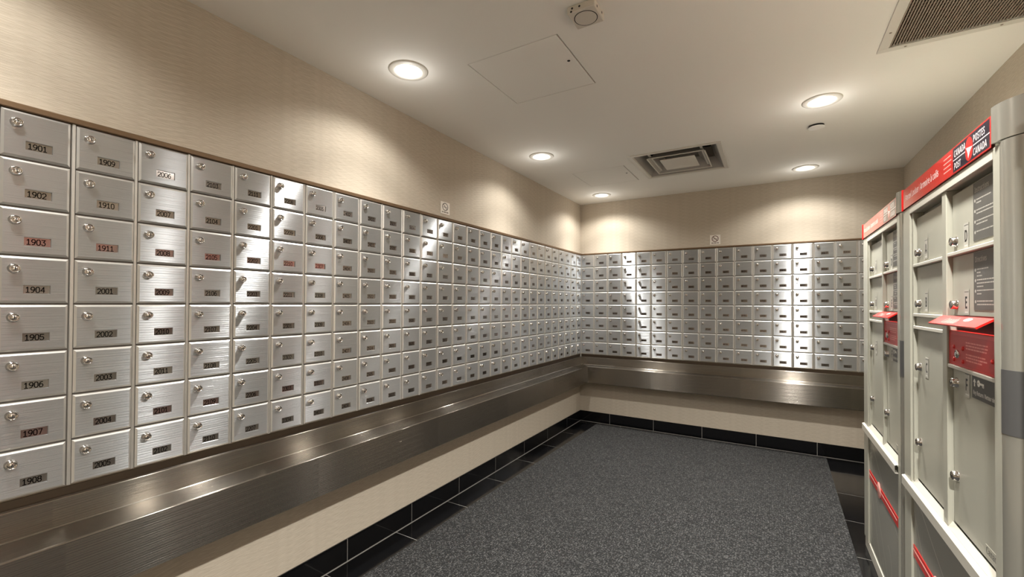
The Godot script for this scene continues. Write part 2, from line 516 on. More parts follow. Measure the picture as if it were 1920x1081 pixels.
func ceiling_fittings() -> void:
	# access panels, set flush in the ceiling with a dark joint
	for h in [[0.6515, 2.626, 0.479, 0.483, "larger-looking square ceiling access panel beside the nearest left downlight"], [0.39, 0.71, 0.47, 0.49, "faint square ceiling access panel between the air vent and the left wall"]]:
		var o := thing("access_panel", h[4], "access panel", Vector3(h[0], CEIL, h[1]), 0.0, "ceiling access panels")
		var g := 0.0045
		put("panel", box(Vector3(g * 0.6, 0.0, g * 0.6), Vector3(h[2] - g * 1.6, 0.012, h[3] - g), 0.001), M.ceiling_paint, o)
		put("hinge_frame", box(Vector3(0.0, 0.010, 0.0), Vector3(h[2], 0.016, h[3])), M.plenum, o)
		var st := begin()
		lathe(st, [Vector2(0.0075, 0.0), Vector2(0.007, 0.0015), Vector2(0.0, 0.0015)], 16, Vector3(h[2] - 0.04, 0.0, h[3] * 0.55), 1, true)
		bev(st, Vector3(h[2] - 0.046, -0.0022, h[3] * 0.55 - 0.001), Vector3(h[2] - 0.034, -0.001, h[3] * 0.55 + 0.001))
		put("latch", st.commit(), M.gap_dark, o)
	# sprinkler cover
	var s := thing("sprinkler_cover", "small flat white sprinkler cover disc between the two right downlights", "sprinkler cover", Vector3(2.173, CEIL, 1.388))
	var c := begin()
	lathe(c, [Vector2(0.0, 0.016), Vector2(0.043, 0.016), Vector2(0.0455, 0.0145), Vector2(0.0455, 0.012), Vector2(0.0455, 0.012), Vector2(0.030, 0.012)], 40, Vector3.ZERO, 1, true)
	put("disc", flip(c.commit()), M.cover_white, s)
	c = begin()
	lathe(c, [Vector2(0.042, 0.0), Vector2(0.042, 0.0125)], 32, Vector3.ZERO, 1, true)
	put("shadow_collar", c.commit(), M.plenum, s)  # dark ring stands in for the shadow in the gap above the disc
	# alarm box
	var b := thing("alarm_box", "small square white alarm box with a round front on the ceiling", "alarm", Vector3(1.234, CEIL, 3.129))
	put("housing", box(Vector3(0, -0.028, 0), Vector3(0.113, 0.0, 0.113), 0.003), M.white_plastic, b)
	c = begin()
	lathe(c, [Vector2(0.0462, 0.0), Vector2(0.0462, 0.0006), Vector2(0.0462, 0.0006), Vector2(0.0430, 0.0006)], 40, Vector3(0.0565, -0.028, 0.0555), 1, true)
	put("seam_ring", c.commit(), M.plenum, b)
	c = begin()
	lathe(c, [Vector2(0.0430, 0.0), Vector2(0.0428, 0.001), Vector2(0.0428, 0.001), Vector2(0.0, 0.001)], 40, Vector3(0.0565, -0.028, 0.0555), 1, true)
	put("round_front", c.commit(), M.white_plastic, b)
	for p in [Vector3(0.022, -0.012, 0.1132), Vector3(0.052, -0.013, 0.1132), Vector3(0.018, -0.024, 0.1132)]:
		c = begin()
		lathe(c, [Vector2(0.0042, 0.0), Vector2(0.0042, 0.0006), Vector2(0.0042, 0.0006), Vector2(0.0, 0.0006)], 12, p)
		put("screw_hole", c.commit(), M.keyway, b)
	for p in [Vector3(0.113, -0.010, 0.030), Vector3(0.113, -0.017, 0.085)]:
		put("screw_hole", box(p + Vector3(0, -0.004, -0.004), p + Vector3(0.0006, 0.004, 0.004), 0.0002), M.keyway, b)
	# square supply vent with nested cones
	var v := thing("air_vent", "square white ceiling air vent with nested sloping vanes near the far wall", "air vent", Vector3(1.28, CEIL, 1.0565))
	c = begin()
	var hx := 0.333
	var hz := 0.348
	for q in [[-hx, -hz, hx, -hz + 0.03], [-hx, hz - 0.03, hx, hz], [-hx, -hz + 0.03, -hx + 0.03, hz - 0.03], [hx - 0.03, -hz + 0.03, hx, hz - 0.03]]:
		bev(c, Vector3(q[0], -0.006, q[1]), Vector3(q[2], 0.0, q[3]), 0.0015)
	put("frame", c.commit(), M.white_metal, v)
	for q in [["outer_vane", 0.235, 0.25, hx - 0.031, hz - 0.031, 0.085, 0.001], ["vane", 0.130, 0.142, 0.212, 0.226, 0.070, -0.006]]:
		var vane := put(q[0], cone_ring(q[1], q[2], q[3], q[4], q[5], q[6]), M.vane_shade_grey, v)
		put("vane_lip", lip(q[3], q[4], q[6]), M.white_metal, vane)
	c = begin()
	var ix := 0.130
	var iz := 0.142
	bev(c, Vector3(-ix, -0.008, -iz), Vector3(ix, -0.003, iz), 0.001)
	var cs := [Vector3(-ix + 0.02, -0.008, -iz + 0.02), Vector3(ix - 0.02, -0.008, -iz + 0.02), Vector3(ix - 0.02, -0.008, iz - 0.02), Vector3(-ix + 0.02, -0.008, iz - 0.02)]
	for i in 4:
		tri(c, cs[i], cs[(i + 1) % 4], Vector3(0, -0.026, 0))
	put("centre_plate", c.commit(), M.white_metal, v)
	for sx in [-1, 1]:
		put("bracket", box(Vector3(sx * 0.19 - 0.008, 0.012, -hz + 0.05), Vector3(sx * 0.19 + 0.008, 0.02, hz - 0.05)), M.white_metal, v)
	# return grille, its fins run towards the far wall
	var g := thing("return_grille", "large brown-grey slatted air grille in a white frame, ceiling top right", "air grille", Vector3(2.376, CEIL, 2.268))
	c = begin()
	var gw := 0.42
	var gl := 0.62
	for q in [[-0.038, -0.036, gw + 0.038, 0.0], [-0.038, gl, gw + 0.038, gl + 0.036], [-0.038, 0.0, 0.0, gl], [gw, 0.0, gw + 0.038, gl]]:
		bev(c, Vector3(q[0], -0.005, q[1]), Vector3(q[2], 0.0, q[3]), 0.0012)
	put("frame", c.commit(), M.white_metal, g)
	for p in [Vector3(-0.019, 0, 0.14), Vector3(0.06, 0, -0.018), Vector3(0.36, 0, -0.018)]:
		c = begin()
		lathe(c, [Vector2(0.005, 0.005), Vector2(0.004, 0.0065), Vector2(0.0, 0.007)], 12, p, 1, true)
		put("screw", c.commit(), M.grille_metal, g)
	c = begin()
	var n := 42
	for i in n:
		var x := gw * (i + 0.5) / n
		bev(c, Vector3(x - 0.0022, 0.001, 0.001), Vector3(x + 0.0022, 0.016, gl - 0.001))
	for i in 30:
		var z := gl * (i + 0.5) / 30
		bev(c, Vector3(0.001, 0.004, z - 0.001), Vector3(gw - 0.001, 0.014, z + 0.001))
	var fins := put("fins", c.commit(), M.grille_metal, g)
	fins.set_meta("kind", "stuff")
	put("backing", box(Vector3(0.0, 0.020, 0.0), Vector3(gw, 0.024, gl)), M.grille_metal, g)


# four sloping sides: half sizes a (top, at height y1) to b (bottom, at height y0), 2 mm thick
func cone_ring(ax: float, az: float, bx: float, bz: float, y1: float, y0: float) -> ArrayMesh:
	var st := begin()
	for k in 2:
		var e := 0.0025 * k
		var t := [Vector3(-ax - e, y1, -az - e), Vector3(ax + e, y1, -az - e), Vector3(ax + e, y1, az + e), Vector3(-ax - e, y1, az + e)]
		var b := [Vector3(-bx - e, y0, -bz - e), Vector3(bx + e, y0, -bz - e), Vector3(bx + e, y0, bz + e), Vector3(-bx - e, y0, bz + e)]
		for i in 4:
			var j := (i + 1) % 4
			if k == 0: quad(st, b[j], b[i], t[i], t[j])
			else: quad(st, b[i], b[j], t[j], t[i])
	return st.commit()


# rolled lower lip of a vane
func lip(bx: float, bz: float, y0: float) -> ArrayMesh:
	var st := begin()
	for i in 4:
		var s := [Vector3(-bx, y0, -bz), Vector3(bx, y0, -bz), Vector3(bx, y0, bz), Vector3(-bx, y0, bz)]
		var p: Vector3 = s[i]
		var q: Vector3 = s[(i + 1) % 4]
		var lo := Vector3(minf(p.x, q.x) - 0.004, y0 - 0.003, minf(p.z, q.z) - 0.004)
		var hi := Vector3(maxf(p.x, q.x) + 0.004, y0 + 0.003, maxf(p.z, q.z) + 0.004)
		bev(st, lo, hi, 0.001)
	return st.commit()


func flip(m: ArrayMesh) -> ArrayMesh:
	var a := m.surface_get_arrays(0)
	var nn: PackedVector3Array = a[Mesh.ARRAY_NORMAL]
	for i in nn.size():
		nn[i] = -nn[i]
	a[Mesh.ARRAY_NORMAL] = nn
	var vv: PackedVector3Array = a[Mesh.ARRAY_VERTEX]
	var uu: PackedVector2Array = a[Mesh.ARRAY_TEX_UV]
	for i in range(0, vv.size(), 3):
		var t := vv[i]; vv[i] = vv[i + 1]; vv[i + 1] = t
		var tn := nn[i]; nn[i] = nn[i + 1]; nn[i + 1] = tn
		var tu := uu[i]; uu[i] = uu[i + 1]; uu[i + 1] = tu
	a[Mesh.ARRAY_VERTEX] = vv
	a[Mesh.ARRAY_NORMAL] = nn
	a[Mesh.ARRAY_TEX_UV] = uu
	var r := ArrayMesh.new()
	r.add_surface_from_arrays(Mesh.PRIMITIVE_TRIANGLES, a)
	return r


# ------------------------------------------------------------------ ledges

# built along local x, standing off the wall towards +z; m0 and m1 shear the ends into mitres
func ledge_quad(st: SurfaceTool, x0: float, x1: float, a: Vector2, b: Vector2, m0: float, m1: float) -> void:
	# a and b are (z, y) of the lower/outer and upper/inner lines, seen from outside with x to the right
	quad(st, Vector3(x0 + m0 * a.x, a.y, a.x), Vector3(x1 - m1 * a.x, a.y, a.x), Vector3(x1 - m1 * b.x, b.y, b.x), Vector3(x0 + m0 * b.x, b.y, b.x))


func ledge(root: Node3D, at: Vector3, turn: float, length: float, m0: float, m1: float, joint: float) -> void:
	var where := Transform3D(Basis(Vector3.UP, turn), at)
	var d := 0.138                                # depth of the shelf
	var splash := begin()
	var line := [Vector2(0.012, 0.664), Vector2(0.012, 0.746), Vector2(0.011, 0.748), Vector2(0.003, 0.750), Vector2(0.0, 0.750)]
	for i in line.size() - 1:
		ledge_quad(splash, 0.0, length, line[i], line[i + 1], m0, m1)
	put("splashback", splash.commit(), M.stainless, root).transform = where
	var rail := begin()
	for q in [[Vector2(-0.006, 0.748), Vector2(-0.006, 0.775)], [Vector2(-0.006, 0.775), Vector2(-0.012, 0.775)]]:
		ledge_quad(rail, 0.0, length, q[0], q[1], m0, m1)
	put("wall_strip", rail.commit(), M.wall_strip, root).transform = where
	var top := begin()
	line = [Vector2(d, 0.4745 + 0.1785), Vector2(d - 0.0012, 0.6555), Vector2(d - 0.0045, 0.657), Vector2(0.0145, 0.6605), Vector2(0.0125, 0.6625), Vector2(0.012, 0.664)]
	for i in line.size() - 1:
		ledge_quad(top, 0.0, length, line[i], line[i + 1], m0, m1)
	put("shelf", top.commit(), M.stainless, root).transform = where
	var cuts := [0.0, joint, length] if joint > 0.0 else [0.0, length]
	for k in cuts.size() - 1:
		var face := begin()
		var a: float = cuts[k] + (0.0006 if k > 0 else 0.0)
		var b: float = cuts[k + 1] - (0.0006 if k < cuts.size() - 2 else 0.0)
		var ma := m0 if k == 0 else 0.0
		var mb := m1 if k == cuts.size() - 2 else 0.0
		line = [Vector2(0.110, 0.4720), Vector2(d - 0.003, 0.4720), Vector2(d, 0.4750), Vector2(d, 0.6530)]
		for i in line.size() - 1:
			ledge_quad(face, a, b, line[i], line[i + 1], ma, mb)
		line = [Vector2(d - 0.003, 0.650), Vector2(d - 0.003, 0.476), Vector2(0.110, 0.4740), Vector2(0.110, 0.4720)]
		for i in line.size() - 1:
			ledge_quad(face, a, b, line[i], line[i + 1], ma, mb)
		put("front_panel", face.commit(), M.stainless, root).transform = where
	var under := begin()
	ledge_quad(under, 0.0, length, Vector2(-0.012, 0.640), Vector2(d - 0.004, 0.640), m0, m1)
	put("underside", under.commit(), M.gap_dark, root).transform = where


func ledges() -> void:
	var o := thing("steel_ledge", "brushed steel ledge running along both walls below the mailboxes", "ledge")
	ledge(o, Vector3(0, 0, 5.2), PI / 2, 5.2, 0.0, 1.0, 5.2 - 2.20)   # left wall: local x runs from the camera end to the corner
	ledge(o, Vector3(0, 0, 0), 0.0, RW - 0.001, 1.0, 0.0, 0.0)


# ------------------------------------------------------------------ mailboxes

# door with a chamfered rim and a sunk window for the number card
func door_mesh(w: float, h: float) -> ArrayMesh:
	var st := begin()
	var t := 0.010
	var b := 0.0062
	var k := 0.0045
	var z := t
	var wx0 := w * 0.335
	var wx1 := wx0 + 0.0575
	var wy0 := h * 0.195
	var wy1 := wy0 + 0.0265
	var xs := [b, wx0, wx1, w - b]
	var ys := [b, wy0, wy1, h - b]
	for i in 3:
		for j in 3:
			if i == 1 and j == 1:
				continue
			quad(st, Vector3(xs[i], ys[j], z), Vector3(xs[i + 1], ys[j], z), Vector3(xs[i + 1], ys[j + 1], z), Vector3(xs[i], ys[j + 1], z))
	var s := 0.0008                                # window edge
	var dz := z - 0.0042
	quad(st, Vector3(wx0, wy0, z), Vector3(wx1, wy0, z), Vector3(wx1 - s, wy0 + s * 1.6, dz), Vector3(wx0 + s, wy0 + s * 1.6, dz))
	quad(st, Vector3(wx1, wy1, z), Vector3(wx0, wy1, z), Vector3(wx0 + s, wy1 - s, dz), Vector3(wx1 - s, wy1 - s, dz))
	quad(st, Vector3(wx0, wy1, z), Vector3(wx0, wy0, z), Vector3(wx0 + s, wy0 + s, dz), Vector3(wx0 + s, wy1 - s, dz))
	quad(st, Vector3(wx1, wy0, z), Vector3(wx1, wy1, z), Vector3(wx1 - s, wy1 - s, dz), Vector3(wx1 - s, wy0 + s, dz))
	var made := st.commit()
	st = begin()
	var f := [Vector3(b, b, z), Vector3(w - b, b, z), Vector3(w - b, h - b, z), Vector3(b, h - b, z)]
	var o := [Vector3(0, 0, z - k), Vector3(w, 0, z - k), Vector3(w, h, z - k), Vector3(0, h, z - k)]
	var r := [Vector3(0, 0, 0), Vector3(w, 0, 0), Vector3(w, h, 0), Vector3(0, h, 0)]
	for i in 4:
		var j := (i + 1) % 4
		quad(st, o[i], o[j], f[j], f[i])
		quad(st, r[i], r[j], o[j], o[i])
	return st.commit(made)


func digit_strokes(d: int) -> Array:
	match d:
		0: return [[Vector2(.25, 0), Vector2(.75, 0), Vector2(1, .22), Vector2(1, .78), Vector2(.75, 1), Vector2(.25, 1), Vector2(0, .78), Vector2(0, .22), Vector2(.25, 0)]]
		1: return [[Vector2(.12, .2), Vector2(.5, 0), Vector2(.5, 1)], [Vector2(.08, 1), Vector2(.95, 1)]]
		2: return [[Vector2(0, .2), Vector2(.25, 0), Vector2(.75, 0), Vector2(1, .2), Vector2(1, .42), Vector2(0, 1), Vector2(1, 1)]]
		3: return [[Vector2(0, 0), Vector2(1, 0), Vector2(.5, .42), Vector2(.8, .45), Vector2(1, .62), Vector2(1, .82), Vector2(.75, 1), Vector2(.25, 1), Vector2(0, .84)]]
		4: return [[Vector2(.8, 1), Vector2(.8, 0), Vector2(0, .7), Vector2(1.05, .7)]]
		5: return [[Vector2(1, 0), Vector2(.08, 0), Vector2(.04, .45), Vector2(.7, .42), Vector2(1, .6), Vector2(1, .82), Vector2(.75, 1), Vector2(.22, 1), Vector2(0, .86)]]
		6: return [[Vector2(.9, 0), Vector2(.4, .05), Vector2(0, .45), Vector2(0, .8), Vector2(.25, 1), Vector2(.75, 1), Vector2(1, .8), Vector2(1, .6), Vector2(.75, .44), Vector2(.25, .44), Vector2(0, .6)]]
		7: return [[Vector2(0, 0), Vector2(1, 0), Vector2(.4, 1)]]
		8: return [[Vector2(.25, 0), Vector2(.75, 0), Vector2(.96, .15), Vector2(.96, .32), Vector2(.75, .46), Vector2(.25, .46), Vector2(.04, .32), Vector2(.04, .15), Vector2(.25, 0)], [Vector2(.25, .46), Vector2(.75, .46), Vector2(1, .62), Vector2(1, .84), Vector2(.75, 1), Vector2(.25, 1), Vector2(0, .84), Vector2(0, .62), Vector2(.25, .46)]]
	return [[Vector2(1, .4), Vector2(.75, .56), Vector2(.25, .56), Vector2(0, .4), Vector2(0, .2), Vector2(.25, 0), Vector2(.75, 0), Vector2(1, .2), Vector2(1, .55), Vector2(.6, .95), Vector2(.1, 1)]]


# one sheet with the number of every box: 20 across, 18 down, each 100 x 44
func number_sheet(numbers: Array) -> ImageTexture:
	var glyphs := []
	for d in 10:
		var g := Image.create(18, 32, false, Image.FORMAT_RGBA8)
		for y in 32:
			for x in 18:
				var best := 99.0
				for line in digit_strokes(d):
					for i in line.size() - 1:
						var a: Vector2 = line[i] * Vector2(13, 26) + Vector2(2.5, 3)
						var b: Vector2 = line[i + 1] * Vector2(13, 26) + Vector2(2.5, 3)
						var p := Vector2(x + 0.5, y + 0.5)
						best = minf(best, p.distance_to(Geometry2D.get_closest_point_to_segment(p, a, b)))
				g.set_pixel(x, y, Color(0.012, 0.010, 0.010, clampf(2.25 - best, 0.0, 1.0)))
		glyphs.append(g)
	var sheet := Image.create(2000, 792, false, Image.FORMAT_RGBA8)
	sheet.fill(Color(0.60, 0.57, 0.55))
	for i in numbers.size():
		var s: String = str(numbers[i])
		for k in s.length():
			sheet.blend_rect(glyphs[s[k].to_int()], Rect2i(0, 0, 18, 32), Vector2i((i % 20) * 100 + 9 + k * 18, (i / 20) * 44 + 7))
	return ImageTexture.create_from_image(sheet)


func mailboxes() -> void:
	var cols_left := 28
	var cols_back := 17
	var numbers := []
	for i in (cols_left + cols_back) * 8:
		numbers.append((19 + i / 11) * 100 + 1 + i % 11)
	var card := mat("number_card", Color(1, 1, 1), 0.14, 0.9)
	card.albedo_texture = number_sheet(numbers)
	card.texture_repeat = false
	var rowh := BOX_H / 8.0
	var dh := rowh - 0.006
	# lock: flared collar, dished face, plug
	var lk := begin()
	lathe(lk, [Vector2(0.0142, 0.0), Vector2(0.0142, 0.0015), Vector2(0.0128, 0.0028), Vector2(0.0122, 0.0125), Vector2(0.0114, 0.0146), Vector2(0.0102, 0.0149), Vector2(0.0080, 0.0110), Vector2(0.0068, 0.0104), Vector2(0.0066, 0.0134), Vector2(0.0058, 0.0141), Vector2(0.0, 0.0143)], 24)
	var lock_mesh := lk.commit()
	var lf := begin()
	lathe(lf, [Vector2(0.0142, 0.0), Vector2(0.0128, 0.0028), Vector2(0.0122, 0.0125), Vector2(0.0104, 0.0149), Vector2(0.0076, 0.0108), Vector2(0.0062, 0.0140), Vector2(0.0, 0.0143)], 12)
	var lock_far := lf.commit()
	var key_mesh := box(Vector3(-0.0009, -0.0042, 0.0136), Vector3(0.0009, 0.0042, 0.0147))
	for wall in 2:
		var cols: int = [cols_left, cols_back][wall]
		var pitch := 0.1606 if wall == 0 else 0.1604
		var start := 4.484 if wall == 0 else 0.0096
		var gap := 0.0115
		# the grid of metal strips behind the doors
		var frame_len := cols * pitch
		var fr: Node3D
		if wall == 0:
			fr = thing("metal_cabinet", "long metal wall cabinet showing between the mailbox doors on the left wall", "cabinet", Vector3(0, BOX_Y, start + 0.012), PI / 2)
		else:
			fr = thing("metal_cabinet", "metal wall cabinet showing between the mailbox doors on the far wall", "cabinet", Vector3(0.006, BOX_Y, 0), 0.0)
		put("backing", box(Vector3(0, 0, -0.0115), Vector3(frame_len + (0.011 if wall == 0 else 0.004), BOX_H, -0.006)), M.cabinet_metal, fr)
		for c in cols + 1:
			var cx := c * pitch + (0.012 if wall == 0 else 0.0036) - gap / 2.0
			if wall == 0 and c == cols: cx = frame_len + 0.004
			var half := 0.0044
			if wall == 1 and c == 0:
				cx = 0.0004
				half = 0.0024
			put("upright", box(Vector3(cx - half, 0, -0.008), Vector3(cx + half, BOX_H, 0.0025 if c % 2 == 1 else 0.0005), 0.0012), M.box_frame, fr)
		var door_ms := {}
		for c in cols:
			var w := pitch - gap
			if wall == 0 and c == 0: w -= 0.003
			if wall == 0 and c == cols - 1: w -= 0.004
			if not door_ms.has(w): door_ms[w] = door_mesh(w, dh)
			for r in 8:
				var idx: int = c * 8 + r + (cols_left * 8 if wall == 1 else 0)
				var label := ""
				if wall == 0 and c < 8:
					label = "brushed metal mailbox numbered %d on left wall, %s from top in %s column from left" % [numbers[idx], "first" if r == 0 else ORD[r], ORD[c]]
				elif wall == 0:
					label = "brushed metal mailbox on left wall, %s from top in %s column from left" % [ORD[r], ORD[c]]
				elif c == cols - 1:
					label = "brushed metal mailbox on far wall half hidden by the farther locker, %s from top" % ORD[r]
				else:
					label = "brushed metal mailbox on far wall, %s from top in %s column from the corner" % [ORD[r], ORD[c]]
				var y := BOX_Y + BOX_H - (r + 1) * rowh + 0.003
				var at := Vector3(-0.004, y, start - c * pitch) if wall == 0 else Vector3(start + c * pitch, y, -0.004)
				var o := thing("mailbox", label, "mailbox", at, PI / 2 if wall == 0 else 0.0, "mailboxes on the left wall" if wall == 0 else "mailboxes on the far wall")
				var wob := Vector3(rng.randf_range(-1, 1) * 0.0009, rng.randf_range(-1, 1) * 0.0011, rng.randf_range(-1, 1) * 0.0010)
				var door := put("door", door_ms[w], null, o)
				door.material_override = null
				door.set_surface_override_material(0, M["brushed_door_%d" % (rng.randi() % 3)])
				door.set_surface_override_material(1, M.door_rim)
				door.rotation = wob
				var far := (wall == 0 and c > 13) or wall == 1
				var lock := put("lock", lock_far if far else lock_mesh, M.chrome, o, Vector3(w * 0.205, dh * 0.735, 0.0098))
				lock.rotation = wob
				if not far:
					var key := put("keyhole", key_mesh, M.keyway, lock)
					key.rotation.z = rng.randf_range(-0.25, 0.25)
				var st := begin()
				var x0 := w * 0.335
				var y0 := dh * 0.195
				var uv := Rect2(((idx % 20) * 100 + 1) / 2000.0, ((idx / 20) * 44 + 1) / 792.0, 98.0 / 2000.0, 42.0 / 792.0)
				print_quad(st, Vector3(x0 + 0.0004, y0 + 0.0006, 0.0060), Vector3(x0 + 0.0571, y0 + 0.0006, 0.0060), Vector3(x0 + 0.0571, y0 + 0.0261, 0.0060), Vector3(x0 + 0.0004, y0 + 0.0261, 0.0060), uv)
				var plate := put("number_card", st.commit(), card, o)
				plate.rotation = wob + Vector3(rng.randf_range(-1, 1) * 0.0018, rng.randf_range(-1, 1) * 0.0018, 0)


# ------------------------------------------------------------------ print and lettering

func write(im: Image, text: String, at: Vector2, size: int, color: Color, bold := true, squeeze := 1.0, serif := false) -> float:
	var f := SystemFont.new()
	f.font_names = PackedStringArray(["Droid Serif" if serif else "Droid Sans"])
	f.font_weight = 700 if bold else 400
	var ts := TextServerManager.get_primary_interface()
	var rid: RID = f.get_rids()[0]
	var key := Vector2i(size, 0)
	var x := at.x
	for ch in text:
		var gi := ts.font_get_glyph_index(rid, size, ch.unicode_at(0), 0)
		ts.font_render_glyph(rid, key, gi)
		var adv: float = ts.font_get_glyph_advance(rid, size, gi).x
		var ti := ts.font_get_glyph_texture_idx(rid, key, gi)
		if ti >= 0:
			var src: Image = ts.font_get_texture_image(rid, key, ti)
			var r: Rect2 = ts.font_get_glyph_uv_rect(rid, key, gi)
			var off: Vector2 = ts.font_get_glyph_offset(rid, key, gi)
			if r.size.x > 0 and r.size.y > 0:
				var w := maxi(1, int(round(r.size.x * squeeze)))
				var g := src.get_region(Rect2i(r))
				g.convert(Image.FORMAT_RGBA8)
				g.resize(w, int(r.size.y), Image.INTERPOLATE_BILINEAR)
				for yy in g.get_height():
					for xx in w:
						var a := g.get_pixel(xx, yy).a
						g.set_pixel(xx, yy, Color(color.r, color.g, color.b, a * color.a))
				im.blend_rect(g, Rect2i(0, 0, w, g.get_height()), Vector2i(int(x + off.x * squeeze), int(at.y + off.y)))
		x += adv * squeeze * (0.5 if adv > size * 1.05 else 1.0)
	return x


func ellipse(im: Image, c: Vector2, r: Vector2, color: Color, ring := 0.0) -> void:
	for y in range(maxi(0, int(c.y - r.y - 2)), mini(im.get_height(), int(c.y + r.y + 3))):
		for x in range(maxi(0, int(c.x - r.x - 2)), mini(im.get_width(), int(c.x + r.x + 3))):
			var d := (Vector2(x + 0.5, y + 0.5) - c) / r
			var e := (1.0 - d.length()) * minf(r.x, r.y)
			var a := clampf(e + 0.5, 0.0, 1.0)
			if ring > 0.0:
				a = minf(a, clampf(ring - e + 0.5, 0.0, 1.0))
			if a > 0.0:
				im.set_pixel(x, y, im.get_pixel(x, y).lerp(color, a))


func stroke(im: Image, pts: Array, width: float, color: Color) -> void:
	for i in pts.size() - 1:
		var a: Vector2 = pts[i]
		var b: Vector2 = pts[i + 1]
		for y in range(maxi(0, int(minf(a.y, b.y) - width - 1)), mini(im.get_height(), int(maxf(a.y, b.y) + width + 2))):
			for x in range(maxi(0, int(minf(a.x, b.x) - width - 1)), mini(im.get_width(), int(maxf(a.x, b.x) + width + 2))):
				var p := Vector2(x + 0.5, y + 0.5)
				var d := p.distance_to(Geometry2D.get_closest_point_to_segment(p, a, b))
				var k := clampf(width / 2.0 - d + 0.5, 0.0, 1.0) * color.a
				if k > 0.0:
					im.set_pixel(x, y, im.get_pixel(x, y).lerp(Color(color.r, color.g, color.b), k))


func poly(im: Image, pts: PackedVector2Array, color: Color) -> void:
	var lo := pts[0]
	var hi := pts[0]
	for p in pts:
		lo = lo.min(p)
		hi = hi.max(p)
	for y in range(maxi(0, int(lo.y)), mini(im.get_height(), int(hi.y) + 1)):
		for x in range(maxi(0, int(lo.x)), mini(im.get_width(), int(hi.x) + 1)):
			if Geometry2D.is_point_in_polygon(Vector2(x + 0.5, y + 0.5), pts):
				im.set_pixel(x, y, color)


func printed(key: String, im: Image, rough := 0.35, spec := 0.5) -> StandardMaterial3D:
	var m := mat(key, Color(1, 1, 1), rough)
	m.albedo_texture = ImageTexture.create_from_image(im)
	m.texture_repeat = false
	m.metallic_specular = spec
	return m


# small print that cannot be read: words as short bars
func small_print(im: Image, x0: int, x1: int, y: int, h: int, color: Color) -> void:
	var x := x0
	while x < x1 - 3:
		var w := rng.randi_range(h, h * 4)
		im.fill_rect(Rect2i(x, y, mini(w, x1 - x), h), color)
		x += w + maxi(2, h / 2)


